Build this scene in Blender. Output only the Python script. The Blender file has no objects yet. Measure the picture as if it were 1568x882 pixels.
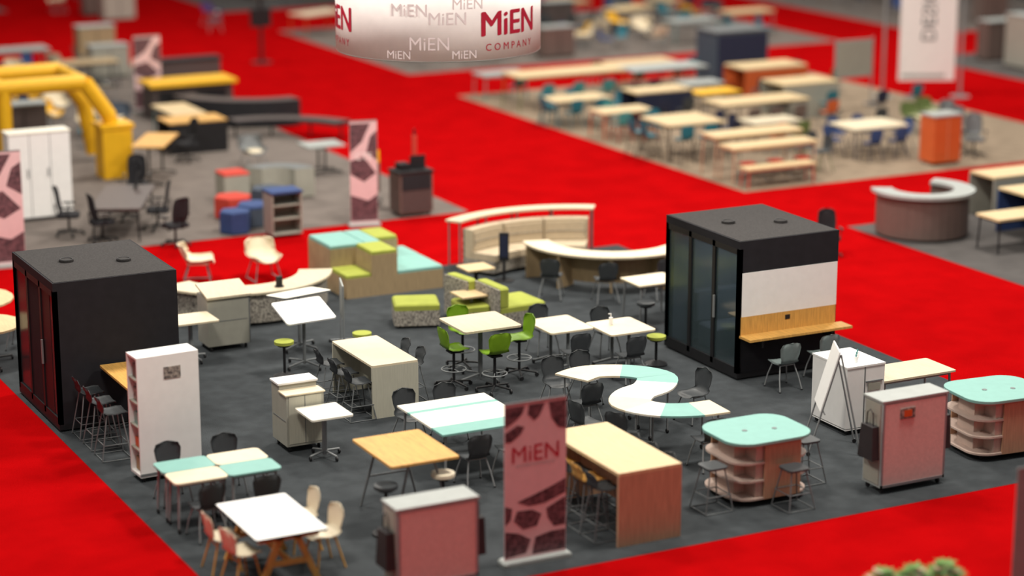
import bpy, math, random
from math import *
from mathutils import Matrix, Vector
random.seed(4)
# ------------------------------------------------------------------ materials
def lin(c): return tuple((x/255/12.92 if x<=10 else ((x/255+.055)/1.055)**2.4) for x in c)
MATS={}
def mat(name,rgb,rough=.6,metal=0,var=.06,scale=6,kind=None,rgb2=None,bump=0,alpha=1,spec=.4):
    m=bpy.data.materials.new(name);m.use_nodes=True
    nt=m.node_tree;N=nt.nodes;L=nt.links;b=N['Principled BSDF']
    b.inputs['Roughness'].default_value=rough;b.inputs['Metallic'].default_value=metal
    b.inputs['Specular IOR Level'].default_value=spec
    c=lin(rgb);tc=N.new('ShaderNodeTexCoord');mp=N.new('ShaderNodeMapping')
    L.new(tc.outputs['Object'],mp.inputs[0])
    rp=N.new('ShaderNodeValToRGB')
    if kind=='wood':
        mp.inputs['Scale'].default_value=(18,1.6,1.6);t=N.new('ShaderNodeTexNoise');t.inputs['Scale'].default_value=2.2;t.inputs['Detail'].default_value=5
    elif kind=='weave':
        mp.inputs['Scale'].default_value=(1,1,.35);t=N.new('ShaderNodeTexNoise');t.inputs['Scale'].default_value=scale;t.inputs['Detail'].default_value=2
    else:
        t=N.new('ShaderNodeTexNoise');t.inputs['Scale'].default_value=scale;t.inputs['Detail'].default_value=6
    L.new(mp.outputs[0],t.inputs['Vector']);L.new(t.outputs['Fac'],rp.inputs[0])
    d=tuple(x*(1-var) for x in c)+(1,);e=tuple(min(1,x*(1+var)) for x in c)+(1,)
    if rgb2: d=lin(rgb2)+(1,);e=c+(1,)
    rp.color_ramp.elements[0].color=d;rp.color_ramp.elements[1].color=e
    rp.color_ramp.elements[0].position=.35;rp.color_ramp.elements[1].position=.65
    if kind=='weave':
        rp.color_ramp.elements[0].position=.44;rp.color_ramp.elements[1].position=.54
    L.new(rp.outputs[0],b.inputs['Base Color'])
    if bump:
        t2=N.new('ShaderNodeTexNoise');t2.inputs['Scale'].default_value=45;t2.inputs['Detail'].default_value=4;L.new(tc.outputs['Object'],t2.inputs['Vector'])
        bp=N.new('ShaderNodeBump');bp.inputs['Strength'].default_value=bump;bp.inputs['Distance'].default_value=.02
        L.new(t2.outputs['Fac'],bp.inputs['Height']);L.new(bp.outputs[0],b.inputs['Normal'])
    if alpha<1: b.inputs['Alpha'].default_value=alpha
    MATS[name]=m
mat('red_carpet',(164,7,10),1,var=.09,scale=1.1,bump=.8,spec=0)
mat('dark_carpet',(62,66,69),.95,var=.12,scale=3.5,bump=.5,spec=.08)
mat('brown_carpet',(114,106,101),.95,var=.10,scale=2,bump=.3,spec=.1)
mat('tan_carpet',(144,128,110),.95,var=.12,scale=2,bump=.3,spec=.1)
mat('grey_carpet',(86,83,82),.95,var=.1,scale=2,bump=.3,spec=.1)
mat('wallgrey',(150,146,142),.9,var=.05,scale=.5)
mat('black',(26,26,29),.55,var=.1)
mat('podblack',(38,38,42),.75,var=.08,spec=.15)
mat('roof',(56,54,54),.85,var=.2,scale=34,spec=.2)
mat('glass',(66,82,86),.12,alpha=.42,var=.02,spec=.5)
mat('whitelam',(240,236,222),.4,var=.02)
mat('white',(238,238,236),.45,var=.02)
mat('cream',(222,208,180),.5,var=.04)
mat('whitewood',(202,190,164),.5,kind='wood',var=.07)
mat('maple',(206,182,140),.5,kind='wood',var=.08)
mat('oak',(206,158,84),.5,kind='wood',var=.14)
mat('ply',(170,148,114),.6,kind='wood',var=.1)
mat('redoak',(184,144,116),.55,kind='wood',var=.1)
mat('panelgrey',(186,184,168),.6,kind='wood',var=.05)
mat('lamgrey',(160,159,148),.55,var=.04)
mat('teal',(126,176,168),.55,var=.03)
mat('tealdark',(70,140,140),.5,var=.03)
mat('lime',(158,166,70),.85,var=.06)
mat('green',(112,150,26),.45,var=.05)
mat('pink',(218,186,180),.8,var=.05,scale=20)
mat('pinkwood',(198,176,164),.6,kind='wood',var=.06)
mat('bannerpink',(220,186,188),.6,var=.03)
mat('maroon',(120,84,90),.6,rgb2=(60,44,50),scale=14)
mat('crimson',(176,22,52),.6,var=.03)
mat('ghost',(232,219,220),.7,var=.03)
mat('signwhite',(242,236,234),.7,var=.02)
mat('greytop',(160,165,163),.45,var=.04)
mat('steel',(140,144,146),.45,metal=.2,var=.04)
mat('greymetal',(110,114,116),.5,metal=.1,var=.04)
mat('chairgrey',(60,64,67),.5,var=.08)
mat('chairgrey2',(124,138,138),.5,var=.06)
mat('chaircream',(232,220,194),.45,var=.03)
mat('pattern',(180,174,162),.9,kind='weave',rgb2=(98,94,90),scale=60)
mat('beigefab',(194,178,152),.9,var=.05,scale=14,bump=.2)
mat('blackfab',(34,34,38),.9,var=.1)
mat('yellow',(230,176,24),.5,var=.04)
mat('orange',(200,92,44),.5,var=.05)
mat('blue',(50,72,120),.8,var=.06)
mat('bluegrey',(66,76,90),.85,var=.06)
mat('redfab_reflect',(190,62,48),.85,var=.05)  # red upholstery and trim; also the painted reflection in the left pod
mat('cyan',(34,108,124),.5,var=.05)
mat('navy',(32,38,62),.6,var=.05)
mat('brownlam',(106,90,84),.5,var=.05)
mat('darkwood',(80,70,68),.5,kind='wood',var=.1)
mat('greenolive',(96,112,62),.6,var=.05)
mat('purple',(70,46,98),.7,var=.05)
mat('leaf',(60,124,44),.6,rgb2=(120,150,60),scale=30)
mat('flower',(216,90,70),.6,rgb2=(236,226,210),scale=30)
mat('clay',(150,140,130),.8,var=.05)
mat('paperdark',(70,64,66),.6,rgb2=(170,160,150),scale=22)
mat('bagblack',(46,42,44),.7,var=.1)
# ------------------------------------------------------------------ builder
class MB:
    def __init__(s): s.v=[];s.f=[];s.mi=[];s.sm=[];s.mats=[];s.T=Matrix()
    def add(s,V,F,m,smooth=False):
        if m not in s.mats:s.mats.append(m)
        k=s.mats.index(m);o=len(s.v)
        for v in V: s.v.append(tuple(s.T@Vector(v)))
        for f in F: s.f.append(tuple(i+o for i in f));s.mi.append(k);s.sm.append(smooth)
    def box(s,x0,x1,y0,y1,z0,z1,m):
        V=[(x,y,z) for z in (z0,z1) for x,y in ((x0,y0),(x1,y0),(x1,y1),(x0,y1))]
        s.add(V,[(3,2,1,0),(4,5,6,7),(0,1,5,4),(1,2,6,5),(2,3,7,6),(3,0,4,7)],m)
    def prism(s,P,z0,z1,m,top=None,ch=0):
        n=len(P);cx=sum(p[0] for p in P)/n;cy=sum(p[1] for p in P)/n
        V=[(x,y,z0) for x,y in P]+[(x,y,z1-ch) for x,y in P]
        s.add(V,[tuple(reversed(range(n)))]+[(i,(i+1)%n,n+(i+1)%n,n+i) for i in range(n)],m)
        if ch:
            R=max(hypot(x-cx,y-cy) for x,y in P);k=1-ch*1.3/R
            W=[(x,y,z1-ch) for x,y in P]+[(cx+(x-cx)*k,cy+(y-cy)*k,z1) for x,y in P]
            s.add(W,[(i,(i+1)%n,n+(i+1)%n,n+i) for i in range(n)]+[tuple(range(n,2*n))],top or m)
        else: s.add([(x,y,z1) for x,y in P],[tuple(range(n))],top or m)
    def cyl(s,x,y,z0,z1,r,m,seg=16,r2=None):
        r2=r if r2 is None else r2
        A=[(cos(2*pi*i/seg),sin(2*pi*i/seg)) for i in range(seg)]
        V=[(x+a*r,y+b*r,z0) for a,b in A]+[(x+a*r2,y+b*r2,z1) for a,b in A]
        s.add(V,[(i,(i+1)%seg,seg+(i+1)%seg,seg+i) for i in range(seg)],m,True)
        s.add(V,[tuple(reversed(range(seg))),tuple(range(seg,2*seg))],m)
    def tube(s,P,r,m,seg=6):
        P=[Vector(p) for p in P];V=[];F=[]
        for i,p in enumerate(P):
            d=(P[min(i+1,len(P)-1)]-P[max(i-1,0)]).normalized()
            a=d.cross(Vector((0,0,1)) if abs(d.z)<.9 else Vector((1,0,0))).normalized();b=d.cross(a)
            for k in range(seg):
                t=2*pi*k/seg;V.append(p+a*cos(t)*r+b*sin(t)*r)
        for i in range(len(P)-1):
            for k in range(seg):
                F.append((i*seg+k,i*seg+(k+1)%seg,(i+1)*seg+(k+1)%seg,(i+1)*seg+k))
        s.add(V,F,m,True)
        s.add(V,[tuple(range(seg)),tuple(reversed(range(len(V)-seg,len(V))))],m)
    def ring(s,x,y,z,R,r,m,seg=20):
        s.tube([(x+R*cos(2*pi*i/seg),y+R*sin(2*pi*i/seg),z) for i in range(seg+1)],r,m,5)
    def caster(s,x,y,m='black',r=.035):
        s.cyl(x,y,r*1.2,r*2.2,.012,'steel',6)
        V=[];n=10
        for dx in (-.014,.014):
            for i in range(n): V.append((x+dx,y+r*cos(2*pi*i/n),r+r*sin(2*pi*i/n)))
        s.add(V,[(i,(i+1)%n,n+(i+1)%n,n+i) for i in range(n)]+[tuple(range(n)),tuple(range(n,2*n))],m)
    def arc(s,cx,cy,r0,r1,a0,a1,z0,z1,m,top=None,n=20):
        P=[(cx+r1*cos(radians(a0+(a1-a0)*i/n)),cy+r1*sin(radians(a0+(a1-a0)*i/n))) for i in range(n+1)]
        Qp=[(cx+r0*cos(radians(a0+(a1-a0)*i/n)),cy+r0*sin(radians(a0+(a1-a0)*i/n))) for i in range(n+1)]
        V=[(x,y,z) for z in (z0,z1) for x,y in P+Qp];k=2*(n+1);F=[];T=[]
        for i in range(n):
            o,o2,q,q2=i,i+1,n+1+i,n+2+i
            F+=[(o,o2,k+o2,k+o),(q2,q,k+q,k+q2),(q,q2,o2,o)];T.append((k+o,k+o2,k+q2,k+q))
        F+=[(0,k,k+n+1,n+1),(n,2*n+1,k+2*n+1,k+n)]
        s.add(V,F,m);s.add(V,T,top or m)
    def shell(s,rows,m,th=.012):
        a=len(rows);b=len(rows[0]);V=[Vector(p) for r in rows for p in r];nv=[]
        for i in range(a):
            for j in range(b):
                du=V[min(i+1,a-1)*b+j]-V[max(i-1,0)*b+j];dv=V[i*b+min(j+1,b-1)]-V[i*b+max(j-1,0)]
                nv.append(du.cross(dv).normalized())
        W=V+[v+n*th for v,n in zip(V,nv)];o=a*b;F=[]
        for i in range(a-1):
            for j in range(b-1):
                q=(i*b+j,i*b+j+1,(i+1)*b+j+1,(i+1)*b+j);F.append(q);F.append(tuple(o+t for t in reversed(q)))
        bd=[j for j in range(b)]+[i*b+b-1 for i in range(1,a)]+[(a-1)*b+j for j in range(b-2,-1,-1)]+[i*b for i in range(a-2,0,-1)]
        for i in range(len(bd)):
            p,q=bd[i],bd[(i+1)%len(bd)];F.append((p,q,o+q,o+p))
        s.add(W,F,m,True)
    def text(s,txt,size,fn,m):
        c=bpy.data.curves.new('txt','FONT');c.body=txt;c.size=size;c.align_x='CENTER';c.resolution_u=3
        o=bpy.data.objects.new('txt',c);bpy.context.collection.objects.link(o)
        bpy.context.view_layer.update();dg=bpy.context.evaluated_depsgraph_get()
        me=bpy.data.meshes.new_from_object(o.evaluated_get(dg))
        s.add([fn(v.co.x,v.co.y) for v in me.vertices],[tuple(p.vertices) for p in me.polygons],m)
        bpy.data.objects.remove(o);bpy.data.meshes.remove(me)
    def mesh(s,name):
        me=bpy.data.meshes.new(name);me.from_pydata(s.v,[],s.f)
        for m in s.mats: me.materials.append(MATS[m])
        me.polygons.foreach_set('material_index',s.mi);me.polygons.foreach_set('use_smooth',s.sm);me.update()
        return me
def put(name,me,x=0,y=0,rot=0,z=0,sc=1):
    if isinstance(me,MB): me=me.mesh(name)
    o=bpy.data.objects.new(name,me);bpy.context.collection.objects.link(o)
    o.location=(x,y,z);o.rotation_euler=(0,0,radians(rot))
    if sc!=1:o.scale=(sc,sc,sc) if not isinstance(sc,tuple) else sc
    return o
def rrect(cx,cy,w,d,r,n=5):
    P=[]
    for sx,sy,a in ((1,1,0),(-1,1,90),(-1,-1,180),(1,-1,270)):
        for i in range(n+1):
            t=radians(a+90*i/n);P.append((cx+sx*(w/2-r)+r*cos(t),cy+sy*(d/2-r)+r*sin(t)))
    return P
C={}
def cached(f):
    def g(*a,**k):
        key=(f.__name__,a,tuple(sorted(k.items())))
        if key not in C: C[key]=f(*a,**k).mesh(f.__name__)
        return C[key]
    return g
# ------------------------------------------------------------------ chairs
def seatshell(b,m,h=.45,w=1,backh=.38):
    pr=[(.215,-.03,.15),(.20,.0,.19),(.12,.005,.21),(0,-.01,.215),(-.12,.0,.205),(-.18,.03,.18),(-.205,.10,.165),(-.22,.18,.19),(-.24,backh*.8,.205),(-.255,backh,.17),(-.258,backh+.02,.10)]
    rows=[]
    for y,z,hw in pr:
        row=[]
        for j in range(7):
            t=(j/3-1);cur=t*t
            yy=y+(.035*cur if z>.05 else 0);zz=z+(.02*cur if z<.05 else -.01*cur)
            row.append((hw*t*w,yy,h+zz))
        rows.append(row)
    b.shell(rows,m)
@cached
def chair(m='chairgrey',leg='steel',h=.45):
    b=MB();seatshell(b,m,h)
    for sx in (-1,1):
        b.tube([(sx*.14,.13,h-.02),(sx*.19,.19,h*.5),(sx*.22,.23,.012)],.012,leg)
        b.tube([(sx*.14,-.10,h-.02),(sx*.19,-.17,h*.5),(sx*.22,-.24,.012)],.012,leg)
        b.tube([(sx*.14,.14,h-.02),(sx*.14,-.12,h-.02)],.012,leg)
        b.cyl(sx*.22,.23,0,.02,.018,'black',6);b.cyl(sx*.22,-.24,0,.02,.018,'black',6)
    b.tube([(-.14,.1,h-.02),(.14,.1,h-.02)],.012,leg);b.tube([(-.14,-.1,h-.02),(.14,-.1,h-.02)],.012,leg)
    if h>.6:
        z=.22;P=[(-.207,.215,z),(.207,.215,z),(.207,-.21,z),(-.207,-.21,z),(-.207,.215,z)];b.tube(P,.01,leg)
    return b
@cached
def woodchair(m='chaircream'):
    b=MB();seatshell(b,m,.46,1.05,.36)
    for sx in (-1,1):
        for y0,y1 in ((.12,.2),(-.1,-.22)):
            b.tube([(sx*.14,y0,.45),(sx*.21,y1,0)],.016,'oak')
    b.tube([(-.15,.13,.4),(.15,.13,.4)],.012,'oak');b.tube([(-.15,-.12,.4),(.15,-.12,.4)],.012,'oak')
    return b
def star(b,m,R=.3,n=5,cast=True):
    for i in range(n):
        a=2*pi*i/n+.3;b.tube([(0,0,.11),(R*.6*cos(a),R*.6*sin(a),.09),(R*cos(a),R*sin(a),.075)],.018,m,6)
        if cast:b.caster(R*cos(a),R*sin(a))
@cached
def taskstool(m='green',h=.68):
    b=MB();star(b,'black',.31);b.cyl(0,0,.09,h-.04,.025,'black',10);seatshell(b,m,h,1.05)
    b.ring(0,0,.32,.21,.012,'steel')
    for i in range(3):
        a=2*pi*i/3;b.tube([(0,0,.32),(.21*cos(a),.21*sin(a),.32)],.008,'steel',4)
    b.box(-.1,.1,-.1,.1,h-.06,h-.03,'black');return b
@cached
def officechair(m='blackfab'):
    b=MB();star(b,'black',.31);b.cyl(0,0,.09,.42,.028,'black',10)
    b.prism(rrect(0,.0,.5,.48,.1),.42,.5,m,ch=.02)
    rows=[]
    for z,y,hw in ((.52,-.2,.16),(.6,-.23,.21),(.75,-.26,.23),(.92,-.28,.22),(1.05,-.31,.2),(1.1,-.33,.12)):
        rows.append([(hw*(j/3-1),y+.05*(j/3-1)**2,z) for j in range(7)])
    b.shell(rows,m,.03);b.tube([(0,-.05,.42),(0,-.26,.42),(0,-.29,.7)],.02,'black')
    for sx in (-1,1):
        b.tube([(sx*.2,0,.44),(sx*.29,0,.46),(sx*.29,-.02,.66)],.014,'black');b.box(sx*.29-.03,sx*.29+.03,-.14,.14,.66,.69,'black')
    return b
@cached
def roundstool(m='lime',h=.5,base='black'):
    b=MB();b.cyl(0,0,h-.02,h+.03,.17,m,20);b.cyl(0,0,h-.06,h-.02,.11,'black',20,.16);b.cyl(0,0,.02,h-.05,.025,base,10)
    b.cyl(0,0,0,.03,.2,base,20);b.cyl(0,0,.03,.09,.19,base,20,.05);return b
@cached
def wirestool(m='chairgrey',h=.75,back=True):
    b=MB()
    if back: seatshell(b,m,h,.9,.26)
    else: b.prism(rrect(0,0,.36,.34,.08),h-.02,h+.01,m)
    for sx in (-1,1):
        b.tube([(sx*.12,.12,h-.02),(sx*.22,.22,.01)],.011,'greymetal');b.tube([(sx*.12,-.12,h-.02),(sx*.22,-.24,.01)],.011,'greymetal')
    for z,k in ((.25,.19),(.01,.22)):
        b.tube([(-k,k,z),(k,k,z),(k,-k,z),(-k,-k,z),(-k,k,z)],.009,'greymetal',5)
    return b
@cached
def shellarm(m='cream'):
    b=MB();rows=[]
    for y,z,hw in ((.34,.38,.25),(.3,.41,.3),(.1,.38,.33),(-.1,.38,.33),(-.22,.45,.33),(-.3,.6,.33),(-.36,.76,.31),(-.38,.80,.25)):
        rows.append([(hw*(j/4-1),y+(.12 if z>.5 else 0)*abs(j/4-1)**3,z+(.12*abs(j/4-1)**3 if z<.5 else 0)) for j in range(9)])
    b.shell(rows,m,.03);b.prism(rrect(0,.03,.46,.46,.1),.40,.46,'cream',ch=.02)
    for sx in (-1,1):
        b.tube([(sx*.2,.2,.38),(sx*.28,.28,.0)],.013,'steel');b.tube([(sx*.2,-.15,.38),(sx*.28,-.28,.0)],.013,'steel');b.tube([(sx*.28,.28,.012),(sx*.28,-.28,.012)],.012,'steel')
    return b
# ------------------------------------------------------------------ tables
@cached
def table(w,d,h=.75,top='whitelam',leg='steel',style='legs',th=.035,rad=.03,edge=None,cast=False,pm='panelgrey'):
    b=MB();b.prism(rrect(0,0,w,d,rad),h-th,h,edge or top,top)
    if style=='legs':
        for sx in (-1,1):
            for sy in (-1,1):
                x,y=sx*(w/2-.08),sy*(d/2-.08)
                b.tube([(x,y,h-th),(x+sx*.03,y+sy*.03,.07 if cast else 0)],.02,leg)
                if cast:b.caster(x+sx*.03,y+sy*.03)
        b.box(-w/2+.1,w/2-.1,-.02,.02,h-th-.04,h-th,leg)
        for sy in (-1,1): b.box(-w/2+.08,w/2-.08,sy*(d/2-.08)-.015,sy*(d/2-.08)+.015,h-th-.05,h-th,leg)
        for sx in (-1,1): b.box(sx*(w/2-.08)-.015,sx*(w/2-.08)+.015,-d/2+.08,d/2-.08,h-th-.05,h-th,leg)
    elif style=='tleg':
        for sy in (-1,1):
            y=sy*(d/2-.18)
            b.tube([(0,y,h-th),(0,y,.08)],.03,leg,8);b.tube([(-w/2+.08,y,.05),(0,y,.09),(w/2-.08,y,.05)],.022,leg)
            b.box(-w/2+.15,w/2-.15,y-.02,y+.02,h-th-.04,h-th,leg)
            for sx in (-1,1): b.caster(sx*(w/2-.08),y)
        b.box(-.015,.015,-d/2+.18,d/2-.18,h-th-.08,h-th-.03,leg)
    elif style=='panel':
        for sy in (-1,1):
            y=sy*(d/2-.02);b.box(-w/2,w/2,y-.02,y+.02,0,h-th,pm)
        b.box(w*.1,w*.1+.03,-d/2+.04,d/2-.04,h*.35,h-th,pm);b.tube([(w*.1,-d/2+.04,.2),(w*.1,d/2-.04,.2)],.015,'black')
    elif style=='ped':
        b.cyl(0,0,.05,h-th,.04,leg,12);star(b,leg,min(w,d)*.42,4);b.box(-w*.3,w*.3,-.03,.03,h-th-.04,h-th,leg);b.box(-.03,.03,-d*.3,d*.3,h-th-.04,h-th,leg)
    elif style=='aframe':
        for sy in (-1,1):
            y=sy*(d/2-.15)
            for sx in (-1,1):
                b.add([(sx*.06,y-.03,h-th),(sx*.14,y-.03,h-th),(sx*(w/2-.05),y-.03,0),(sx*(w/2-.14),y-.03,0),(sx*.06,y+.03,h-th),(sx*.14,y+.03,h-th),(sx*(w/2-.05),y+.03,0),(sx*(w/2-.14),y+.03,0)],
                  [(0,1,2,3),(4,7,6,5),(0,4,5,1),(1,5,6,2),(2,6,7,3),(3,7,4,0)],leg)
            b.box(-w*.27,w*.27,y-.025,y+.025,h*.38,h*.38+.07,leg);b.box(-w/2+.08,w/2-.08,y-.03,y+.03,h-th-.08,h-th,leg)
        b.box(-.02,.02,-d/2+.15,d/2-.15,h*.4,h*.4+.08,leg)
    elif style=='splay':
        for sy in (-1,1):
            y=sy*(d/2-.15)
            for sx in (-1,1): b.tube([(sx*w*.18,y,h-th),(sx*(w/2-.08),y+sy*.06,0)],.018,leg)
            b.tube([(-w*.3,y+sy*.02,h*.45),(w*.3,y+sy*.02,h*.45)],.014,leg)
        b.box(-w*.3,w*.3,-d/2+.12,d/2-.12,h-th-.03,h-th,leg)
    return b
# ------------------------------------------------------------------ hall shell
b=MB();b.box(-35,110,-12,135,-.3,-.004,'red_carpet');put('floor',b)
for nm,q in (('wall_back',(-35,110,134.7,135)),('wall_left',(-35,-34.7,-12,134.7)),('wall_right',(109.7,110,-12,134.7)),('wall_front',(-34.7,109.7,-12,-11.7))):
    b=MB();b.box(*q,-.004,17,'wallgrey');put(nm,b)
def carpet(u0,u1,v0,v1,m,n='booth_carpet'):
    b=MB();b.box(u0,u1,v0,v1,-.004,0,m);put(n,b)
carpet(8.9,23.4,24.5,40.7,'dark_carpet')
carpet(0,22.0,45.2,72,'brown_carpet')
carpet(28.85,41,44.1,60,'tan_carpet')
carpet(28.85,45,26,39.9,'grey_carpet')
carpet(29.3,46,64.5,76,'brown_carpet')
carpet(46,70,44,60,'grey_carpet');carpet(50,80,64.5,80,'brown_carpet')
carpet(-5,22,86,105,'grey_carpet');carpet(29.3,50,82,105,'grey_carpet')
# ------------------------------------------------------------------ pods
def pod(kind):
    b=MB();W,D,Hh=2.03,2.42,2.45;t=.09
    b.box(0,W,0,D,.03,.12,'black')
    b.box(0,W,0,D,Hh-.14,Hh-.006,'podblack');b.box(.03,W-.03,.03,D-.03,Hh-.006,Hh,'roof')
    if kind=='L': b.box(0,W,0,t,.12,Hh-.14,'podblack')
    b.box(0,W,D-t,D,.12,Hh-.14,'podblack');b.box(W-t,W,t,D-t,.12,Hh-.14,'podblack')
    for x,y in ((.1,.1),(W-.1,.1),(.1,D-.1),(W-.1,D-.1)): b.cyl(x,y,0,.03,.04,'black',10)
    for x,y in ((W*.3,D*.55),(W*.72,D*.4)):
        b.cyl(x,y,Hh,Hh+.035,.12,'roof',20);b.ring(x,y,Hh+.035,.1,.012,'black')
    n=3
    for i in range(n+1):
        y=i*(D-.09)/n;b.box(0,.07,y,y+.09,.12,Hh-.14,'black')
    b.box(0,.07,0,D,.12,.22,'black');b.box(0,.07,0,D,Hh-.24,Hh-.14,'black')
    for i in range(n):
        y=i*(D-.09)/n+.09;y1=(i+1)*(D-.09)/n
        b.box(.025,.04,y,y1,.22,Hh-.24,'glass')
    b.box(-.03,0,(D-.07)/n-.04,(D-.07)/n-.01,.95,1.35,'steel')
    if kind=='L':
        b.box(.045,.06,.09,(D-.09)/n,.22,Hh-.24,'redfab_reflect');b.box(.02,.0249,.09+.22,(D-.09)/n,.22,Hh-.24,'black')  # red sheet, partly masked by black, paints a red reflection into the pane
        b.box(.02,.0249,(D-.09)/n+.09,2*(D-.09)/n,.22,Hh-.24,'podblack');b.box(.045,.06,(D-.09)/n+.09,D-.1,.22,Hh-.24,'podblack')
    else:
        b.box(W-.12,W-t,t,D-t,.12,Hh-.16,'bluegrey');b.box(.1,W-.12,D-.12,D-t,.12,Hh-.16,'bluegrey')
    b.prism(rrect(W*.55,D*.72,1.3,.6,.06),.12,.5,'bluegrey',ch=.03);b.prism(rrect(W*.55,D*.9,1.3,.2,.06),.5,1.05,'bluegrey',ch=.03)
    b.prism(rrect(W*.55,.45,1.3,.5,.06),.12,.5,'bluegrey',ch=.03)
    b.prism(rrect(.9,D*.47,.5,.45,.05),.78,.81,'ply');b.cyl(.9,D*.47,.12,.78,.03,'black')
    if kind=='R':
        b.box(0,W,0,t,Hh-.56,Hh-.14,'podblack');b.box(0,.06,-.0,t,.12,Hh-.56,'podblack')
        b.box(.05,W,.015,t,1.12,Hh-.56,'podblack');b.box(.06,W-.02,-.012,.015,1.12,Hh-.56,'white')
        b.box(.05,W,.015,t,.12,1.12,'podblack');b.box(.05,W-.03,-.014,.015,.78,1.12,'oak')
        b.box(.02,W+.1,-.36,-.014,.76,.80,'oak');b.box(.3,.34,-.3,-.01,.62,.76,'black');b.box(W-.3,W-.26,-.3,-.01,.62,.76,'black')
        b.box(.95,1.05,-.02,-.013,.98,1.06,'black')
        l=bpy.data.lights.new('pod_fill','AREA');l.energy=30;l.size=.8;o=bpy.data.objects.new('pod_fill',l);bpy.context.collection.objects.link(o);o.location=(20.13+W/2,30.87+D/2,Hh-.16)  # added fill light to brighten the dark pod interior, no fixture modelled
    return b
put('office_pod',pod('L'),8.98,33.35);put('office_pod',pod('R'),20.13,30.87)
# ------------------------------------------------------------------ near furniture
put('bar_table',table(.8,1.75,1.05,'oak','black','tleg'),10.05,32.4)
for y in (33.0,32.4,31.8): put('bar_stool',wirestool('chairgrey',.72),9.38,y,-90)
b=MB();W,D,Hh=.97,.42,1.9
b.box(0,W,0,.03,.1,Hh,'white');b.box(0,W,D-.03,D,.1,Hh,'white');b.box(.5,.53,.03,D-.03,.1,Hh,'white');b.box(0,W,0,D,Hh,Hh+.03,'white');b.box(0,W,0,D,.08,.12,'white');b.box(W-.02,W,.03,D-.03,.12,Hh,'white')
for i in range(1,5): b.box(.01,.5,.03,D-.03,.12+i*.36-.012,.12+i*.36+.012,'lamgrey')
for i,(m,h) in enumerate((('ply',.2),('orange',.14),('teal',.18),('paperdark',.2),('brownlam',.2))): b.box(.06,.4,.08,D-.08,.135+i*.36,.135+i*.36+h,m)
b.box(.42,.68,-.012,0,1.56,1.74,'paperdark')
b.box(.0,W,-.006,0,.1,.14,'greymetal')
for x in (.07,W-.07):
    for y in (.06,D-.06): b.caster(x,y,r=.04)
put('storage_cabinet',b,9.37,30.4,3)
P=[(9.53,28.85,'teal'),(10.33,28.85,'cream'),(9.53,28.33,'cream'),(10.33,28.33,'teal')]
for x,y,m in P: put('student_desk',table(.79,.51,.75,m,'steel','legs',.025,.08,cast=True),x,y)
for x,y,r in ((9.55,29.45,180),(10.4,29.45,175),(9.5,27.85,5),(10.35,27.85,-8)): put('school_chair',chair(),x,y,r)
put('trestle_table',table(1.0,1.55,.75,'white','oak','aframe',.03,edge='black'),9.86,26.3)
for x,y,r in ((9.27,26.6,-90),(9.3,25.95,-80),(10.5,26.85,90),(10.52,26.1,95)): put('shell_chair',woodchair(),x,y,r)
put('standing_table',table(1.05,1.38,1.0,'oak','greymetal','splay',.035),12.33,27.42)
put('stool',roundstool('chairgrey',.7),11.75,26.8);put('stool',roundstool('chaircream',.72),12.65,26.85)
b=MB();w,d,h=1.5,1.65,.75
b.prism([(-w/2,-d/2),(w/2,-d/2),(w/2,-d/2+.4),(-w/2,-d/2+.4)],h-.03,h,'teal')
b.prism([(-w/2,-d/2+.4),(w/2,-d/2+.4),(w/2,d/2-.5),(-w/2,d/2-.5)],h-.03,h,'whitelam')
b.prism([(-w/2,d/2-.5),(w/2,d/2-.5),(w/2,d/2-.38),(-w/2,d/2-.38)],h-.03,h,'teal')
b.prism([(-w/2,d/2-.38),(w/2,d/2-.38),(w/2,d/2),(-w/2,d/2)],h-.03,h,'whitelam')
for sx in (-1,1):
    for sy in (-1,1): b.tube([(sx*.65,sy*.72,h-.03),(sx*.68,sy*.76,.07)],.02,'steel');b.caster(sx*.68,sy*.76)
    b.box(sx*.65-.02,sx*.65+.02,-.72,.72,h-.08,h-.03,'steel')
b.box(-.65,.65,-.02,.02,h-.08,h-.03,'steel')
put('conference_table',b,14.12,29.2)
for x,y,r in ((13.75,28.1,0),(14.4,28.15,0),(13.7,30.3,180),(14.4,30.3,180)): put('school_chair',chair(),x,y,r)
def cab(Hh):
    b=MB();W,D=1.15,.44
    b.box(0,W,0,D,.1,Hh-.03,'greytop');b.box(-.02,W+.02,-.02,D+.02,Hh-.03,Hh,'greytop')
    b.box(.03,W-.03,-.014,0,.14,Hh-.06,'pink');b.box(0,.03,-.02,0,.1,Hh-.03,'steel');b.box(W-.03,W,-.02,0,.1,Hh-.03,'steel');b.box(0,W,-.02,0,.1,.14,'steel')
    b.box(-.012,0,.04,D-.04,.14,Hh-.06,'lamgrey')
    for x in (.06,W-.06):
        for y in (.06,D-.06): b.caster(x,y,r=.04)
    for x0 in (-.13,W+.02):
        z=Hh*.72;x1=x0+.11
        b.add([(x0,.06,z),(x1,.06,z),(x1,.34,z),(x0,.34,z),(x0-.02,.02,z-.5),(x1,.02,z-.5),(x1,.38,z-.5),(x0-.02,.38,z-.5)],[(0,1,2,3),(7,6,5,4),(0,4,5,1),(1,5,6,2),(2,6,7,3),(3,7,4,0)],'bagblack')
        b.tube([((x0+x1)/2,.12,z),((x0+x1)/2,.13,z+.18),((x0+x1)/2,.2,z+.24),((x0+x1)/2,.27,z+.18),((x0+x1)/2,.28,z)],.01,'bagblack')
    return b
put('mobile_cabinet',cab(1.2),10.95,24.63)
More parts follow.
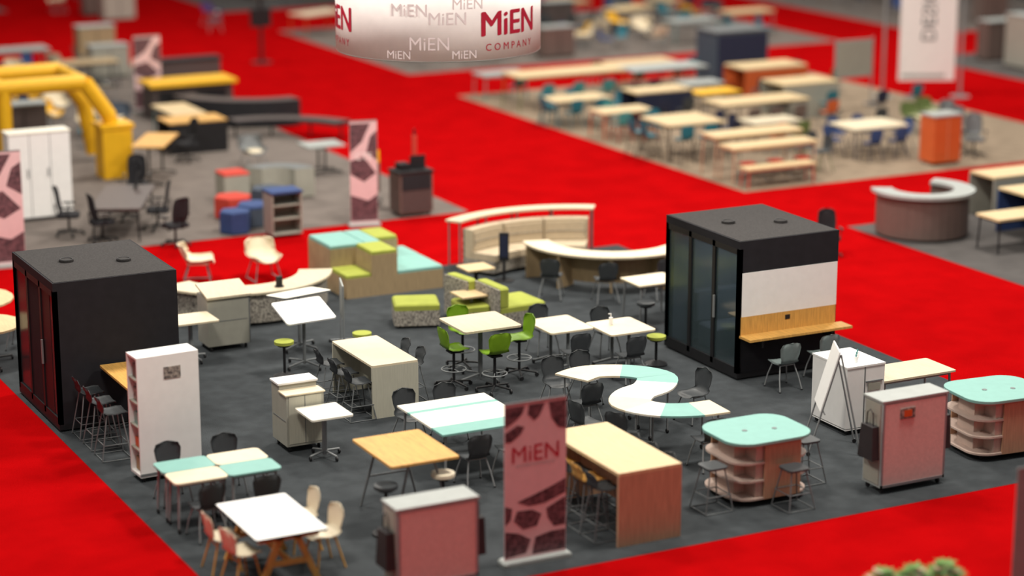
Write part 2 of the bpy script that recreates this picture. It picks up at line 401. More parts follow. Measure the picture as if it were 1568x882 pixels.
b=cab(1.43);b.box(.3,.56,-.03,-.016,1.12,1.28,'paperdark');b.box(.36,.5,-.035,-.03,1.15,1.25,'orange');put('mobile_cabinet',b,18.84,25.0)
def rollup(w,h,title,sub,style=0,base='bannerpink'):
    b=MB();b.prism(rrect(0,0,w+.1,.26,.05),0,.07,'greytop',ch=.02)
    b.box(-w/2,w/2,-.01,0,.07,h,base);b.box(-w/2,w/2,-.016,.006,h-.025,h,'steel');b.tube([(0,.02,.05),(0,.02,h-.02)],.01,'steel')
    def poly(P,m='maroon',y=-.0125): b.add([(x*w/2,y,z*h) for x,z in P],[tuple(range(len(P)))],m)
    if style==0:
        poly([(-.98,.975),(-.35,.975),(-.42,.93),(-.6,.895),(-.98,.85)]);poly([(-.22,.975),(.3,.975),(.12,.9),(-.05,.875),(-.26,.92)])
        poly([(.42,.975),(.98,.975),(.98,.80),(.72,.815),(.5,.88)]);poly([(-.98,.82),(-.6,.86),(-.35,.845),(-.5,.80),(-.8,.76),(-.98,.765)])
        poly([(.98,.49),(.55,.455),(-.0,.42),(-.6,.385),(-.2,.35),(.3,.355),(.98,.40)]);poly([(-.98,.37),(-.75,.35),(-.8,.28),(-.98,.25)])
        poly([(-.6,.33),(-.1,.325),(.2,.29),(.05,.22),(-.4,.21),(-.7,.27)]);poly([(.35,.32),(.98,.375),(.98,.2),(.6,.2),(.4,.26)])
        poly([(-.98,.21),(-.55,.19),(-.15,.14),(-.3,.06),(-.98,.045)]);poly([(.0,.15),(.5,.17),(.98,.17),(.98,.045),(-.1,.045)])
    elif style==1:
        poly([(-.98,.97),(.5,.97),(-.1,.8),(-.98,.7)]);poly([(.98,.9),(.98,.62),(.2,.7),(.5,.85)]);poly([(-.98,.3),(.3,.24),(.98,.3),(.98,.05),(-.98,.05)]);poly([(-.98,.62),(0,.66),(.9,.5),(0,.42),(-.98,.5)])
    else: poly([(-.98,.1),(.98,.1),(.98,.3),(-.98,.2)],'navy')
    if title: b.text(title,.33*w/.93,lambda x,y:(x,-.014,y+h*.63),'crimson' if style==0 else 'white')
    if sub: b.text(sub,.05,lambda x,y:(x*1.6,-.014,y+h*.6),'greytop')
    return b
put('rollup_banner',rollup(.93,2.27,'MiEN','ENVIRONMENTS'),13.13,24.98)
put('rollup_banner',rollup(.62,2.4,'CTE','',1),19.26,44.9,-12,z=-.004)
put('rollup_banner',rollup(.8,2.45,'','',1),11.1,44.7,-5,z=-.004)
put('rollup_banner',rollup(.8,2.2,'','',1),19.7,61.6)
put('rollup_banner',rollup(.8,2.2,'','',2,'greytop'),17.55,20.0,-5,z=-.004)
b=MB();w,d,h=1.0,2.1,1.07
b.prism(rrect(0,0,w,d,.02),h-.045,h,'maple');b.box(-w/2,w/2,-d/2,-d/2+.045,0,h-.045,'redoak');b.box(-w/2,w/2,d/2-.045,d/2,0,h-.045,'redoak');b.box(.05,.09,-d/2+.045,d/2-.045,.3,h-.045,'redoak')
put('bar_table',b,14.86,25.92)
for i in range(4): put('bar_stool',wirestool('oak' if i%2 else 'chairgrey',.72),14.38,25.35+i*.42,-90)
for i in range(3): put('bar_stool',wirestool('chairgrey',.72),15.35,25.5+i*.5,90)
def island():
    b=MB();w,d,h=1.42,1.2,.98
    b.prism(rrect(0,0,w,d,.36,8),h-.04,h,'teal','teal')
    for z in (.1,.37,.64): b.prism(rrect(0,0,w-.1,d-.1,.32,8),z,z+.03,'pinkwood')
    b.prism(rrect(0,0,w-.1,d-.1,.32,8),h-.075,h-.041,'pinkwood')
    b.box(-.32,.32,-.5,.5,.13,h-.07,'pinkwood');b.box(-w/2+.2,w/2-.2,-.22,.22,.13,h-.07,'pinkwood')
    b.box(-.2,.42,-d/2+.045,-d/2+.075,.1,h-.07,'redoak');b.box(-.42,.3,d/2-.075,d/2-.045,.1,h-.07,'redoak')
    for sx in (-1,1):
        for sy in (-1,1): b.caster(sx*.45,sy*.38,r=.04)
    b.cyl(-.2,0,h,h+.006,.04,'greymetal');b.cyl(.25,-.1,h,h+.006,.04,'greymetal')
    return b
m_is=island().mesh('shelving_island')
put('shelving_island',m_is,17.27,25.93);put('shelving_island',m_is,21.68,25.95,-5)
put('bar_stool',wirestool('chairgrey',.66,False),16.33,25.6,-90);put('bar_stool',wirestool('chairgrey',.6,False),17.42,25.15);put('bar_stool',wirestool('chairgrey',.66,False),18.2,26.0,90)
b=MB();w,d,h=.72,.95,1.1
b.box(0,w,0,.025,.1,h,'white');b.box(0,w,d-.025,d,.1,h,'white');b.box(0,.025,.025,d-.025,.1,h,'white');b.box(-.01,w+.01,-.01,d+.01,h,h+.03,'white');b.box(0,w,0,d,.08,.11,'white')
b.box(w-.025,w,.025,d-.025,.1,h,'white')
for z in (.36,.6,.84): b.box(.36,w-.04,-.02,.0,z,z+.02,'greymetal');b.box(.4,w-.08,-.018,-.002,z-.14,z-.02,'lamgrey')
b.box(.33,.35,-.006,0,.11,h,'greymetal')
for x in (.07,w-.07):
    for y in (.07,d-.07): b.caster(x,y,r=.04)
put('storage_cabinet',b,20.0,27.5)
b=MB()
b.add([(-.35,0,1.75),(.35,0,1.75),(.35,-.28,.75),(-.35,-.28,.75),(-.35,.02,1.75),(.35,.02,1.75),(.35,-.26,.75),(-.35,-.26,.75)],[(0,1,2,3),(7,6,5,4),(0,4,5,1),(1,5,6,2),(2,6,7,3),(3,7,4,0)],'white')
for sx in (-1,1): b.tube([(sx*.32,.02,1.7),(sx*.34,-.45,.02)],.015,'steel');b.tube([(sx*.32,.03,1.7),(sx*.34,.4,.02)],.015,'steel');b.caster(sx*.34,-.45);b.caster(sx*.34,.4)
b.tube([(-.33,-.2,.7),(.33,-.2,.7)],.012,'steel')
put('easel_board',b,19.45,27.05,-117,sc=.95)
for i in range(3):
    b=MB();b.cyl(0,0,0,.09,.03,'white',10);b.cyl(0,0,.09,.13,.012,'tealdark',8)
    put('spray_bottle',b,20.3+.1*i,27.7+.12*i,z=1.13)
put('work_table',table(1.45,.8,.75,'whitewood','steel','legs',.03),21.55,28.05)
put('counter_table',table(.82,1.68,.9,'cream','black','panel',.035,pm='panelgrey'),14.1,32.55)
for y in (31.9,32.5,33.1): put('counter_chair',wirestool('chairgrey',.6),13.52,y,-90)
put('counter_chair',wirestool('chairgrey',.62),14.68,32.4,90);put('counter_chair',wirestool('chairgrey',.62),14.68,33.0,90)
b=MB();b.box(0,.62,0,.62,.1,.92,'lamgrey');b.box(0,.62,.3,.62,.92,1.02,'lamgrey');b.box(-.02,.64,.28,.64,1.02,1.05,'white');b.box(-.02,.64,-.02,.3,.92,.94,'cream');b.box(-.006,0,.05,.57,.5,.51,'greymetal');b.box(.04,.58,-.006,0,.14,.9,'panelgrey');b.box(.3,.31,-.01,0,.14,.9,'greymetal')
for x in (.07,.55):
    for y in (.07,.55): b.caster(x,y)
put('mobile_lectern',b,11.82,30.72)
put('sit_stand_desk',table(.68,.72,.74,'whitelam','steel','ped',.03),12.27,30.3)
b=MB();b.box(0,.8,0,.55,.1,1.0,'lamgrey')
b.add([(-.02,-.05,.98),(.82,-.05,.98),(.82,.57,1.12),(-.02,.57,1.12),(-.02,-.05,1.02),(.82,-.05,1.02),(.82,.57,1.16),(-.02,.57,1.16)],[(3,2,1,0),(4,5,6,7),(0,1,5,4),(1,2,6,5),(2,3,7,6),(3,0,4,7)],'whitewood')
b.box(.78,.8,-.006,0,.1,1,'greymetal');b.box(.05,.75,-.006,0,.55,.56,'greymetal')
for x in (.07,.73):
    for y in (.07,.48): b.caster(x,y,r=.04)
put('mobile_lectern',b,12.65,36.65)
put('sit_stand_desk',table(.85,.7,.78,'cream','steel','ped',.03),12.2,36.3)
b=MB();star(b,'greymetal',.38,4);b.cyl(0,0,.06,.95,.03,'greymetal',10);b.T=Matrix.Translation((0,0,1.0))@Matrix.Rotation(radians(20),4,'X');b.prism(rrect(0,0,.95,.7,.05),0,.03,'white');b.box(-.3,.3,-.03,.03,-.05,0,'greymetal')
put('tilt_table',b,13.85,35.05,5)
b=MB();star(b,'greymetal',.38,4);b.cyl(0,0,.06,.99,.03,'greymetal',10);b.T=Matrix.Translation((0,0,1.02))@Matrix.Rotation(radians(-6),4,'X');b.prism(rrect(0,0,1.0,.65,.05),0,.03,'greymetal','whitelam');b.box(-.3,.3,-.03,.03,-.05,0,'greymetal')
put('tilt_table',b,14.2,36.15,12)
b=MB();b.tube([(-.4,0,.08),(-.4,0,1.5)],.02,'steel');b.tube([(.4,0,.08),(.4,0,1.5)],.02,'steel');b.box(-.4,.4,-.015,.015,.7,1.5,'greytop');b.tube([(-.4,-.25,.05),(-.4,.25,.05)],.02,'steel');b.tube([(.4,-.25,.05),(.4,.25,.05)],.02,'steel')
for sx in (-1,1):
    for sy in (-1,1): b.caster(sx*.4,sy*.25)
put('mobile_whiteboard',b,14.95,35.95,72,sc=.8)
put('stool',roundstool('lime',.62),13.3,34.6);put('stool',roundstool('lime',.45),14.95,35.05);put('stool',roundstool('lime',.5),19.4,32.35);put('stool',roundstool('chairgrey',.48),20.45,34.5)
b=MB();b.arc(0,0,1.25,1.7,195,340,.06,.62,'pattern','pattern',24);b.arc(0,0,1.15,1.8,195,340,.62,.66,'whitewood','whitewood',24)
for a in range(200,340,27): b.cyl(1.5*cos(radians(a)),1.5*sin(radians(a)),0,.06,.03,'black',8)
put('curved_bench',b,14.35,39.65)
b=MB();b.cyl(0,0,0,.02,.09,'black');b.box(-.05,.05,-.04,.04,.02,.2,'black');put('desk_speaker',b,14.6,38.15,20,z=.66)
put('lounge_chair',shellarm(),14.2,41.7,-110,z=-.004);put('lounge_chair',shellarm(),15.5,41.35,180,z=-.004)
def blk(x0,x1,y0,y1,h,m):
    b.box(x0,x1,y0,y1,0,h-.07,'ply');b.prism(rrect((x0+x1)/2,(y0+y1)/2,x1-x0-.01,y1-y0-.01,.03,3),h-.07,h,m,ch=.02)
b=MB();blk(0,.55,0,.8,.45,'lime');blk(.55,1.1,0,.8,.86,'lime');blk(1.1,2.1,0,1.1,.44,'teal');blk(0,.75,.8,1.95,.86,'teal');blk(.75,1.1,.8,1.95,.86,'teal');blk(1.1,1.6,1.1,1.95,.86,'lime');blk(1.6,2.1,1.1,1.95,.44,'teal')
put('tiered_seating',b,16.33,39.03,sc=(1,1,1.05))
b=MB()
def mod(x,y,w,d,r,back=None):
    b.T=Matrix.Translation((x,y,0))@Matrix.Rotation(radians(r),4,'Z')
    b.prism(rrect(0,0,w,d,.05),.05,.34,'pattern');b.prism(rrect(0,0,w,d,.06),.34,.46,'lime',ch=.03)
    if back:
        b.prism(rrect(-w/2+.1,0,.2,d,.05),.46,.82,'lime',ch=.03);b.box(-w/2-.03,-w/2,-d/2,d/2,.05,.8,'pattern')
    for sx in (-1,1):
        for sy in (-1,1): b.cyl(sx*(w/2-.08),sy*(d/2-.08),0,.05,.025,'black',8)
mod(-.85,.55,.85,.75,-20);mod(.75,-.25,1.0,.9,4,True);mod(-.0,-.05,.55,.75,-8);mod(.35,.55,.75,.75,10,True)
b.T=Matrix();b.box(-.3,.3,-.35,.2,.6,.63,'maple');b.cyl(0,-.1,.46,.6,.03,'steel')
put('modular_lounge',b,17.65,36.25)
put('side_table',table(.6,.55,.6,'maple','black','ped',.03),18.7,38.1)
put('high_table',table(1.08,1.05,1.03,'whitewood','greymetal','ped',.035,.05),16.25,32.95)
for x,y,r in ((15.65,32.75,-90),(16.15,32.2,0),(16.95,32.85,90),(16.3,33.75,180)): put('task_stool',taskstool(),x,y,r)
put('folding_table',table(.85,1.0,.75,'cream','greymetal','tleg',.03,.06),17.87,33.1)
put('folding_table',table(.9,.95,.75,'cream','greymetal','tleg',.03,.06),18.76,32.5)
for x,y,r in ((17.75,32.3,0),(18.0,33.95,180),(18.5,31.7,0),(18.9,33.3,180)): put('school_chair',chair(),x,y,r)
b=MB();b.cyl(0,0,0,.13,.035,'white',10);b.tube([(0,0,.13),(0,0,.2),(-.05,0,.2)],.01,'white');put('soap_dispenser',b,18.65,32.65,z=.75)
K=[(16.5,30.15),(16.95,30.3),(17.5,30.05),(17.75,29.6),(17.42,29.12),(16.95,28.9),(16.66,28.5),(16.85,28.05),(17.3,27.8),(17.8,27.75)]
def cr(P,n=5):
    R=[];Q=[P[0]]+P+[P[-1]]
    for i in range(1,len(Q)-2):
        for k in range(n):
            t=k/n;a,b_,c,d=[Vector(q) for q in Q[i-1:i+3]]
            R.append(.5*((2*b_)+(c-a)*t+(2*a-5*b_+4*c-d)*t*t+(3*b_-a-3*c+d)*t**3))
    R.append(Vector(P[-1]));return R
R=cr(K);b=MB();hw=.33;o=Vector((17.1,29));Lf=[];Rt=[]
for i,pnt in enumerate(R):
    d=(R[min(i+1,len(R)-1)]-R[max(i-1,0)]).normalized();n=Vector((-d.y,d.x));Lf.append(pnt-o+n*hw);Rt.append(pnt-o-n*hw)
cols=['cream','cream','teal','teal','whitelam','whitelam','cream','whitelam','teal','cream']
for i in range(len(R)-1):
    m=cols[min(9,i*10//(len(R)-1))];A,B_,Cc,D_=Lf[i],Rt[i],Rt[i+1],Lf[i+1]
    b.prism([tuple(A),tuple(B_),tuple(Cc),tuple(D_)],.72,.75,m)
for i in (2,11,20,24,33,43):
    for q in (Lf[i],Rt[i]):
        c=R[i]-o;x,y=(q*.75+c*.25);b.tube([(x,y,.72),(x,y,.07)],.016,'steel');b.caster(x,y)
put('curved_table',b,17.1,29.0)
for x,y,r in ((16.5,29.65,0),(16.6,30.85,170),(16.25,28.05,-60),(17.25,27.2,0),(18.3,29.3,100),(16.0,28.75,-80),(17.2,30.95,180)): put('school_chair',chair(),x,y,r)
# curved sofa with shelf behind
b=MB()
for a0,a1 in ((56,77),(77.6,98.6),(99.2,120)):
    b.arc(0,0,1.95,2.7,a0,a1,.08,.32,'pattern');b.arc(0,0,1.92,2.5,a0,a1,.32,.46,'beigefab');b.arc(0,0,2.48,2.68,a0,a1,.32,.92,'beigefab');b.arc(0,0,2.45,2.48,a0+1,a1-1,.48,.86,'beigefab')
    b.arc(0,0,2.44,2.47,a0+1,a1-1,.66,.675,'pattern')
b.arc(0,0,2.7,2.73,56,120,.08,.92,'pattern')
b.arc(0,0,2.72,3.08,54,122,1.05,1.09,'whitewood')
for a in (55,72,88,104,121):
    for r in (2.77,3.03): b.cyl(r*cos(radians(a)),r*sin(radians(a)),0,1.05,.018,'greymetal',8)
for a in range(58,120,12): b.cyl(2.05*cos(radians(a)),2.05*sin(radians(a)),0,.08,.03,'black',8)
put('curved_sofa',b,20.68,37.6)
b=MB();b.arc(0,0,1.3,1.85,165,318,.7,.74,'whitewood','cream',28);b.arc(0,0,1.32,1.36,168,315,.1,.7,'ply')
for a in (168,205,241,278,314): b.arc(0,0,1.3,1.8,a-.8,a+.8,0,.7,'ply',n=2)
put('curved_counter',b,22.05,38.65)
for x,y,r in ((19.95,37.3,-35),(20.75,36.55,-15),(21.85,36.35,5)): put('school_chair',chair(),x,y,r)
b=MB();b.cyl(0,0,0,.02,.2,'black',20);b.box(-.03,.03,-.02,.02,.02,.9,'black');b.box(-.1,.1,-.03,.03,.42,1.0,'black');b.box(-.08,.08,-.035,-.03,.5,.95,'navy');put('touch_kiosk',b,19.75,38.95,-25)
put('work_table',table(.95,.75,.75,'cream','steel','legs',.03),20.95,35.15)
for x,y in ((20.6,30.15),(21.5,30.3)): put('school_chair',chair('chairgrey2'),x,y,0)
put('round_table',table(1.8,1.8,.75,'maple','black','ped',.035,.89),9.0,39.6);put('round_table',table(1.4,1.4,.75,'maple','black','ped',.035,.69),8.85,37.7)
put('school_chair',chair(),9.75,38.5,60)
# ------------------------------------------------------------------ hanging sign
b=MB();R0=1.83;hz=1.25;n=64
V=[];F=[]
for i in range(n):
    a=2*pi*i/n
    for r,z in ((R0,0),(R0,hz),(R0-.03,hz),(R0-.03,0)): V.append((r*cos(a),r*sin(a),z))
for i in range(n):
    j=(i+1)%n
    for k in range(4): F.append((4*i+k,4*j+k,4*j+(k+1)%4,4*i+(k+1)%4))
b.add(V,F,'signwhite',True)
b.ring(0,0,.0,R0-.015,.018,'greytop',64);b.ring(0,0,hz,R0-.015,.018,'greytop',64)
for i in range(4):
    a=pi/4+i*pi/2;b.tube([(R0*cos(a),R0*sin(a),hz),(R0*.3*cos(a),R0*.3*sin(a),hz+3),(0,0,hz+9)],.008,'steel',4)
vd=radians(270-27.1)
def cm(a0,z0,r=R0+.006): return lambda x,y:(r*cos(a0+x/R0),r*sin(a0+x/R0),z0+y)
for k in (0,1,2):
    a=vd+radians(46+120*k)
    for dz in (0,.012,-.012): b.text('MiEN',.6,cm(a+dz*.6,.42+dz*.5,R0+.006+abs(dz)*.1),'crimson')
    b.text('C O M P A N Y',.175,cm(a,.16),'crimson')
for da,z,s_ in ((-14,.78,.3),(7,.64,.3),(-3,.2,.32),(-20,.04,.2),(16,.05,.2),(18,.9,.25)): b.text('MiEN',s_,cm(vd+radians(da),z),'ghost')
put('hanging_sign',b,16.92,35.96,z=5.32)
# ------------------------------------------------------------------ back-left booth
put('conference_table',table(1.1,2.6,.75,'darkwood','black','legs',.04),14.35,47.0,-25)
for x,y,r in ((13.1,47.0,-110),(13.55,46.0,-90),(14.85,44.95,20),(15.0,46.6,70),(15.1,48.9,120),(15.5,49.6,160),(14.7,47.9,70)): put('office_chair',officechair(),x,y,r)
b=MB();b.box(0,1.4,0,.5,.08,2.0,'white');b.box(-.02,1.42,-.02,.52,2.0,2.03,'whitelam')
for x in (.46,.93): b.box(x,x+.012,-.006,0,.1,1.98,'greymetal');b.box(x-.06,x-.04,-.03,0,1.0,1.2,'greymetal')
b.box(0,1.4,.02,.48,0,.08,'black')
put('wardrobe_cabinet',b,12.3,48.75)
b=MB()
def beam(p,q,t=.16): b.tube([p,q],t,'yellow',8)
for y in (0,2.2):
    beam((-1.2,y,2.4),(2.1,y,2.4),.2);beam((.1,y,0),(.1,y,2.4),.18);beam((2.1,y,2.4),(2.7,y,1.5),.2);beam((2.7,y,1.5),(2.9,y,.2),.2)
beam((2.1,0,2.4),(2.1,2.2,2.4));beam((.1,0,2.4),(.1,2.2,2.4));beam((-1.2,1.1,1.1),(.1,1.1,1.1),.14)
b.box(2.4,3.15,-.35,.35,0,1.25,'yellow');b.box(2.35,3.2,-.4,.4,1.25,1.35,'yellow');b.box(.1,.9,-.3,.2,0,.3,'yellow')
put('yellow_display_frame',b,13.2,52.9)
def ott(m,top,shape='sq',h=.45,w=.75):
    b=MB();P=rrect(0,0,w,w,.06) if shape=='sq' else [(w*.55*cos(2*pi*i/6),w*.55*sin(2*pi*i/6)) for i in range(6)]
    b.prism(P,.03,h-.06,m);b.prism(P,h-.06,h,top,ch=.02);b.prism([(x*.9,y*.9) for x,y in P],0,.03,'black');return b
put('ottoman',ott('redfab_reflect','redfab_reflect','hex',.5,.8),16.95,47.1);put('ottoman',ott('lamgrey','redfab_reflect','sq',.75,.65),17.5,48.6)
put('ottoman',ott('bluegrey','bluegrey','hex',.5),18.0,47.6);put('ottoman',ott('bluegrey','blue','hex',.5),17.1,46.1);put('ottoman',ott('blue','blue','hex',.5,.65),16.45,45.6)
b=MB();b.arc(0,0,.45,.95,30,150,.03,.72,'lamgrey','greymetal',14);put('curved_ottoman',b,18.5,48.3,-30)
b=MB();b.box(0,.7,0,.55,.07,.1,'lamgrey');b.box(0,.7,.5,.55,.1,.98,'lamgrey');b.box(0,.03,0,.5,.1,.98,'lamgrey');b.box(.67,.7,0,.5,.1,.98,'lamgrey');b.box(-.02,.72,-.02,.57,.98,1.03,'blue')
for z in (.4,.7): b.box(.03,.67,.02,.5,z,z+.025,'lamgrey')
for x in (.06,.64):
    for y in (.06,.48): b.caster(x,y)
put('bookshelf',b,16.95,44.6,z=-.004)
b=MB();b.box(0,.82,0,.6,.08,1.0,'brownlam');b.box(-.03,.85,-.03,.63,1.0,1.05,'black');b.box(.05,.77,-.01,0,.12,.6,'darkwood');b.box(.05,.77,-.02,0,.62,.97,'blackfab');b.box(.1,.35,.2,.5,1.05,1.2,'black');b.box(.4,.78,.3,.34,1.05,1.35,'black')
for x in (.07,.75):
    for y in (.07,.53): b.caster(x,y,r=.04)
b.tube([(.55,.4,1.05),(.55,.4,1.95)],.025,'black');b.cyl(.55,.4,1.35,1.8,.06,'redfab_reflect',10)
put('mobile_lectern',b,20.3,45.25)
b=MB();star(b,'greymetal',.35,4);b.cyl(0,0,.05,1.2,.04,'greymetal');b.box(-.2,.2,-.18,.18,.3,1.1,'brownlam');b.box(-.18,.18,-.2,-.18,1.0,1.3,'yellow');put('display_stand',b,20.3,47.0)
put('folding_table',table(1.0,.8,.75,'greytop','black','tleg',.04),20.7,50.9)
put('standing_table',table(.8,1.9,1.0,'oak','black','tleg',.04),16.75,52.0,-30)
put('standing_table',table(1.6,1.0,.85,'oak','black','panel',.04,pm='black'),18.85,55.3)
put('lounge_chair',shellarm('greymetal'),19.4,52.3,180);put('office_chair',officechair(),18.2,53.9,100)
b=MB();b.arc(0,0,2.2,2.8,190,275,.05,.75,'blackfab','darkwood',18);put('curved_bench',b,22.5,60.2)
b=MB();b.arc(0,0,2.2,2.8,20,95,.4,.5,'blackfab','darkwood',18)
for a in (22,45,70,93): b.cyl(2.5*cos(radians(a)),2.5*sin(radians(a)),0,.4,.03,'black',8)
put('curved_bench',b,20.6,54.0)
b=MB();b.box(0,2.4,0,.9,.05,.95,'darkwood');b.box(-.1,2.5,-.15,1.05,.95,1.05,'yellow');b.box(.2,1.1,-.02,0,.2,.8,'black');b.box(1.3,2.2,-.02,0,.2,.8,'black');put('service_counter',b,19.3,60.0)
b=MB();b.box(0,2.4,0,.5,0,1.1,'darkwood');b.box(-.05,2.45,-.05,.55,1.1,1.15,'black');put('service_counter',b,20.2,63.5)
b=MB();b.cyl(0,0,0,.03,.35,'black',20);b.tube([(0,0,.03),(0,0,3.6)],.06,'black',8);b.box(-.35,.35,-.05,.05,1.2,1.8,'black');put('display_stand',b,26.0,69.0,z=-.004)
# ------------------------------------------------------------------ back-right booth (tan)
put('counter_table',table(3.6,1.2,1.0,'maple','greenolive','legs',.05),31.0,57.2,0)
for x in (29.9,30.9,31.9): put('school_chair',chair('tealdark'),x,56.3)
put('work_table',table(1.8,1.0,.75,'maple','cyan','legs',.04),29.75,54.2,0)
for x,y,r in ((29.3,53.5,0),(30.1,53.5,0),(29.3,54.9,180),(30.1,54.9,180),(28.9,54.2,-90),(30.95,54.2,90)): put('school_chair',chair('cyan','cyan'),x,y,r)
put('work_table',table(1.6,.9,.75,'maple','orange','legs',.04),29.9,51.9,0)
for x,y,r in ((29.5,51.2,0),(30.3,51.2,0),(30.0,52.6,180)): put('school_chair',chair('tealdark','redfab_reflect'),x,y,r)
put('standing_table',table(1.7,1.5,.95,'maple','black','legs',.05),30.0,48.9,0)
for x,y,r in ((29.4,47.85,0),(30.1,47.85,0),(30.8,47.9,20),(28.9,48.7,-90),(31.15,49.2,90),(29.9,50.0,180),(28.9,49.3,-90),(31.15,48.6,90)): put('bar_stool',chair('cyan' if x<30.3 else 'navy','black',.62),x,y,r)
put('counter_table',table(2.6,.75,1.05,'maple','redoak','legs',.06),30.35,46.15,0);put('counter_table',table(2.5,.7,.9,'maple','redoak','legs',.06),30.3,45.3,0)
put('bench',table(2.0,.45,.5,'maple','redfab_reflect','legs',.05),30.05,44.5,0)
for x in (29.5,30.3,31.1): put('bar_stool',wirestool('redfab_reflect',.5,False),x,45.0)
for x,y,r in ((31.95,46.1,90),(31.95,45.4,90)): put('school_chair',chair('chairgrey','greenolive',.5),x,y,r)
put('counter_table',table(2.8,1.1,.9,'maple','greymetal','legs',.05),33.6,50.9,0)
for x in (32.9,33.6,34.4): put('school_chair',chair('brownlam'),x,50.1)
put('work_table',table(1.7,1.2,.8,'cream','navy','legs',.05),34.4,46.8,0)
for x,y,r in ((33.9,45.95,0),(34.7,45.95,0),(33.3,46.8,-90),(35.5,46.8,90),(34,47.65,180),(34.8,47.65,180)): put('school_chair',chair('blue','navy'),x,y,r)
put('counter_table',table(2.6,1.2,.95,'greytop','black','legs',.05),34.2,57.0,0);put('work_table',table(2.2,1.0,.8,'maple','black','legs',.05),34.6,59.0)
put('counter_table',table(2.2,1.2,1.0,'maple','orange','panel',.05,pm='orange'),37.0,55.6,0);put('counter_table',table(1.9,1.2,1.0,'maple','black','panel',.05,pm='lamgrey'),36.2,52.6,0)
put('work_table',table(1.3,.8,.75,'greytop','greenolive','legs',.04),34.3,55.0);put('work_table',table(1.4,.8,.75,'yellow','black','legs',.04),33.8,53.4)
put('work_table',table(1.5,.9,.75,'greytop','tealdark','legs',.04),29.9,59.2)
put('counter_table',table(1.8,.9,.95,'maple','black','panel',.05,pm='navy'),31.9,53.4);put('work_table',table(1.5,.9,.75,'whitewood','navy','legs',.04),32.6,48.7)
cc=('navy','chairgrey','orange','greenolive','cyan')
for i,(x,y) in enumerate(((33,55.6),(36,54.4),(35.3,58.0),(34.0,58.1),(30,58.3),(31.5,52.5),(32.3,52.5),(32.3,47.9),(33,47.9),(36.5,51.6),(37.2,54.4),(32.2,55.3),(35.6,50.3),(33.2,59.4),(36.4,59.0),(37.8,51.0),(35.2,52.0),(35.6,55.6),(39.2,55.2),(39.4,51.5),(38.9,57.0),(36.0,48.6))): put('school_chair',chair(cc[i%5]),x,y)
b=MB();b.box(0,.85,0,.6,.08,1.25,'orange');b.box(-.02,.87,-.02,.62,1.25,1.3,'greytop');b.box(.42,.43,-.01,0,.1,1.2,'redoak')
for x in (.07,.78):
    for y in (.07,.53): b.caster(x,y)
put('storage_cabinet',b,34.85,44.6)
for x,y in ((36.6,45.2),(36.9,46.3),(37.3,47.2)): put('office_chair',officechair('greymetal'),x,y,150)
for x,y in ((37.3,48.7),(38.2,49.2)): put('lounge_chair',shellarm('greenolive'),x,y,190)
def wboard(w,h):
    b=MB();b.box(-w/2,w/2,-.02,.02,.9,.9+h,'greytop');b.box(-w/2+.04,w/2-.04,-.026,-.02,.94,.86+h,'lamgrey')
    for sx in (-1,1): b.tube([(sx*w/2,0,.08),(sx*w/2,0,.95+h)],.025,'steel');b.tube([(sx*w/2,-.3,.06),(sx*w/2,.3,.06)],.025,'steel');b.caster(sx*w/2,.3);b.caster(sx*w/2,-.3)
    return b
put('mobile_whiteboard',wboard(1.3,1.1),38.2,52.8)
b=MB()
b.box(-.85,.85,-.02,.0,.5,4.6,'signwhite');b.box(-.75,.55,-.026,-.02,.6,.7,'greytop')
for x in (-1.3,1.05): b.tube([(x,0,0),(x,0,5)],.04,'steel',8);b.cyl(x,0,0,.03,.3,'steel',16)
b.tube([(-1.3,0,4.65),(1.05,0,4.65)],.03,'steel')
b.text('DESIGN',.62,lambda x,y:(-.2+y,-.03,2.75+x),'greymetal')
put('banner_stand',b,41.3,53.4,-25,z=-.004)
# right grey booth
b=MB();b.arc(0,0,.78,1.02,150,400,.05,.95,'brownlam','greytop',24);b.arc(0,0,.68,1.14,150,400,.95,1.02,'greytop','greytop',24);b.arc(0,0,.8,1.0,152,398,0,.05,'black',n=20)
put('reception_desk',b,29.95,38.65)
put('counter_table',table(2.2,.9,1.0,'maple','lamgrey','panel',.05,pm='lamgrey'),33.2,39.3);put('counter_table',table(2.2,1.2,1.0,'maple','blue','panel',.05,pm='blue'),32.6,37.4)
put('work_table',table(1.6,.8,.75,'maple','black','legs',.05),30.9,36.6)
for x,y,r in ((31.6,35.7,20),(32.4,35.8,0),(33.3,36.0,-20),(34.2,38.3,50)): put('office_chair',officechair(),x,y,r)
b=MB();b.box(0,1.4,0,.6,0,.9,'navy');b.box(-.03,1.43,-.03,.63,.9,.95,'maple');put('storage_cabinet',b,34.2,36.6)
put('office_chair',officechair(),26.8,37.7,160,z=-.004,sc=.9)
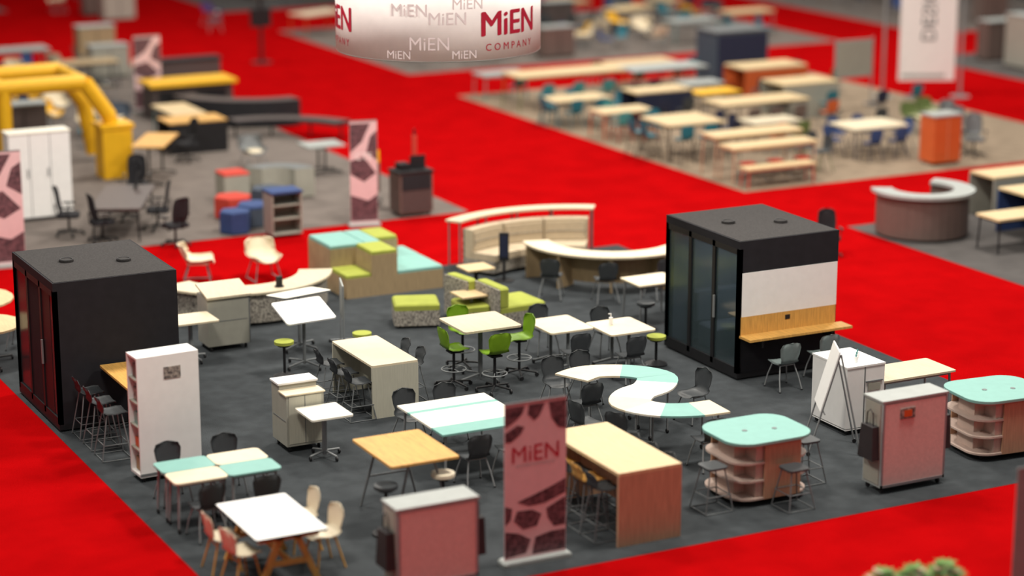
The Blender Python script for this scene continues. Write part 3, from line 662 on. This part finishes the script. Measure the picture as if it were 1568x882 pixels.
# far booths, filled without collisions
b=MB();b.box(0,1.9,0,1.2,.0,1.6,'bluegrey');b.box(.05,1.85,-.01,0,.1,1.5,'navy');b.box(-.03,1.93,-.03,1.23,1.6,1.65,'greymetal');put('storage_cabinet',b,36.9,58.2)
tm=['maple','cream','greytop','whitewood','ply','maple','oak'];lm=['black','orange','tealdark','greenolive','navy']
taken=[(19.5,60.4,2.0),(21.4,63.7,1.8),(19.7,61.6,1),(13.2,53,3.2),(16.2,53,2),(22.5,58,2.2),(26,69,1),(20.5,60.4,1.6)]
def free(x,y,r):
    for a,c,q in taken:
        if hypot(x-a,y-c)<r+q: return False
    taken.append((x,y,r));return True
def scatter(n,u0,u1,v0,v1,z=0):
    k=0
    for _ in range(n*8):
        if k>=n: break
        x=u0+random.random()*(u1-u0);y=v0+random.random()*(v1-v0);c=random.random()
        r=1.1 if c<.35 else (.42 if c<.8 else .8)
        if not free(x,y,r): continue
        k+=1
        if c<.35:
            put('work_table',table(1.9,.95,.8,random.choice(tm),random.choice(lm),'legs',.05),x,y,random.choice((0,0,20,90)),z)
        elif c<.6: put('school_chair',chair(random.choice(('navy','cyan','chairgrey','chairgrey','yellow','blue'))),x,y,random.random()*360,z)
        elif c<.8: put('lounge_chair',shellarm(random.choice(('bluegrey','cream','yellow','cream','purple','greymetal'))),x,y,random.random()*360,z)
        else:
            b=MB();m=random.choice(('darkwood','bluegrey','lamgrey','brownlam','ply','black'));h=random.choice((1.0,1.3,1.7))
            b.box(-.6,.6,-.3,.3,.06,h,m);b.box(-.63,.63,-.33,.33,h,h+.04,'greytop');b.box(-.01,.01,-.31,-.3,.1,h-.1,'black');b.box(-.55,.55,-.25,.25,0,.06,'black');put('storage_cabinet',b,x,y,random.choice((0,0,90)),z)
scatter(95,10,21.2,56.5,71)
scatter(110,30.2,45.2,65.4,75.2)
scatter(90,46.9,62,45,59)
scatter(50,51,66,65.4,79)
scatter(60,30.2,48,83,98)
scatter(40,2,21,87,98)
scatter(8,23.2,28.3,76,92,-.004)
# planters near the bottom of the view
for x,y in ((15.4,20.3),(15.85,20.25),(16.25,20.2)):
    b=MB();b.cyl(0,0,0,.45,.17,'clay',20,.22);b.cyl(0,0,.40,.46,.2,'darkwood',20)
    for i in range(130):
        a=random.random()*6.28;t=random.random();r=.05+.26*t;z=1.05-.3*t+random.random()*.06
        b.tube([(0,0,.42),(r*.5*cos(a),r*.5*sin(a),z*.8)],.004,'leaf',3)
        c=Vector((r*cos(a),r*sin(a),z));d=Vector((cos(a),sin(a),.3))*.09;e=Vector((-sin(a),cos(a),0))*.04
        b.add([c-d,c+e,c+d,c-e],[(0,1,2,3)],'flower' if i%6==0 else 'leaf')
    put('potted_plant',b,x,y,z=-.004)
# ------------------------------------------------------------------ light
w=bpy.data.worlds.new('hall');bpy.context.scene.world=w;w.use_nodes=True
w.node_tree.nodes['Background'].inputs[0].default_value=(1,.97,.93,1);w.node_tree.nodes['Background'].inputs[1].default_value=.31
for x,y,e in ((6,24,.8),(20,24,1.15),(8,38,1.05),(20,38,1.2),(32,38,1),(20,54,.95),(34,54,.95),(22,72,.85),(40,70,.9),(50,56,.9)):
    l=bpy.data.lights.new('high_bay_light','AREA');l.energy=1720*e;l.size=2.5;l.color=(1,.93,.83)
    o=bpy.data.objects.new('high_bay_light',l);bpy.context.collection.objects.link(o);o.location=(x,y,15)
# ------------------------------------------------------------------ camera
p=atan2(870,3408)
cam=bpy.data.cameras.new('camera');co=bpy.data.objects.new('camera',cam);bpy.context.collection.objects.link(co)
co.location=(0,0,11);co.rotation_euler=(pi/2-p,0,-radians(27.1));cam.lens=3408/1568*36;cam.clip_end=500
cam.dof.use_dof=True;cam.dof.focus_distance=36;cam.dof.aperture_fstop=.25
bpy.context.scene.camera=co
bpy.context.scene.view_settings.view_transform='Standard'
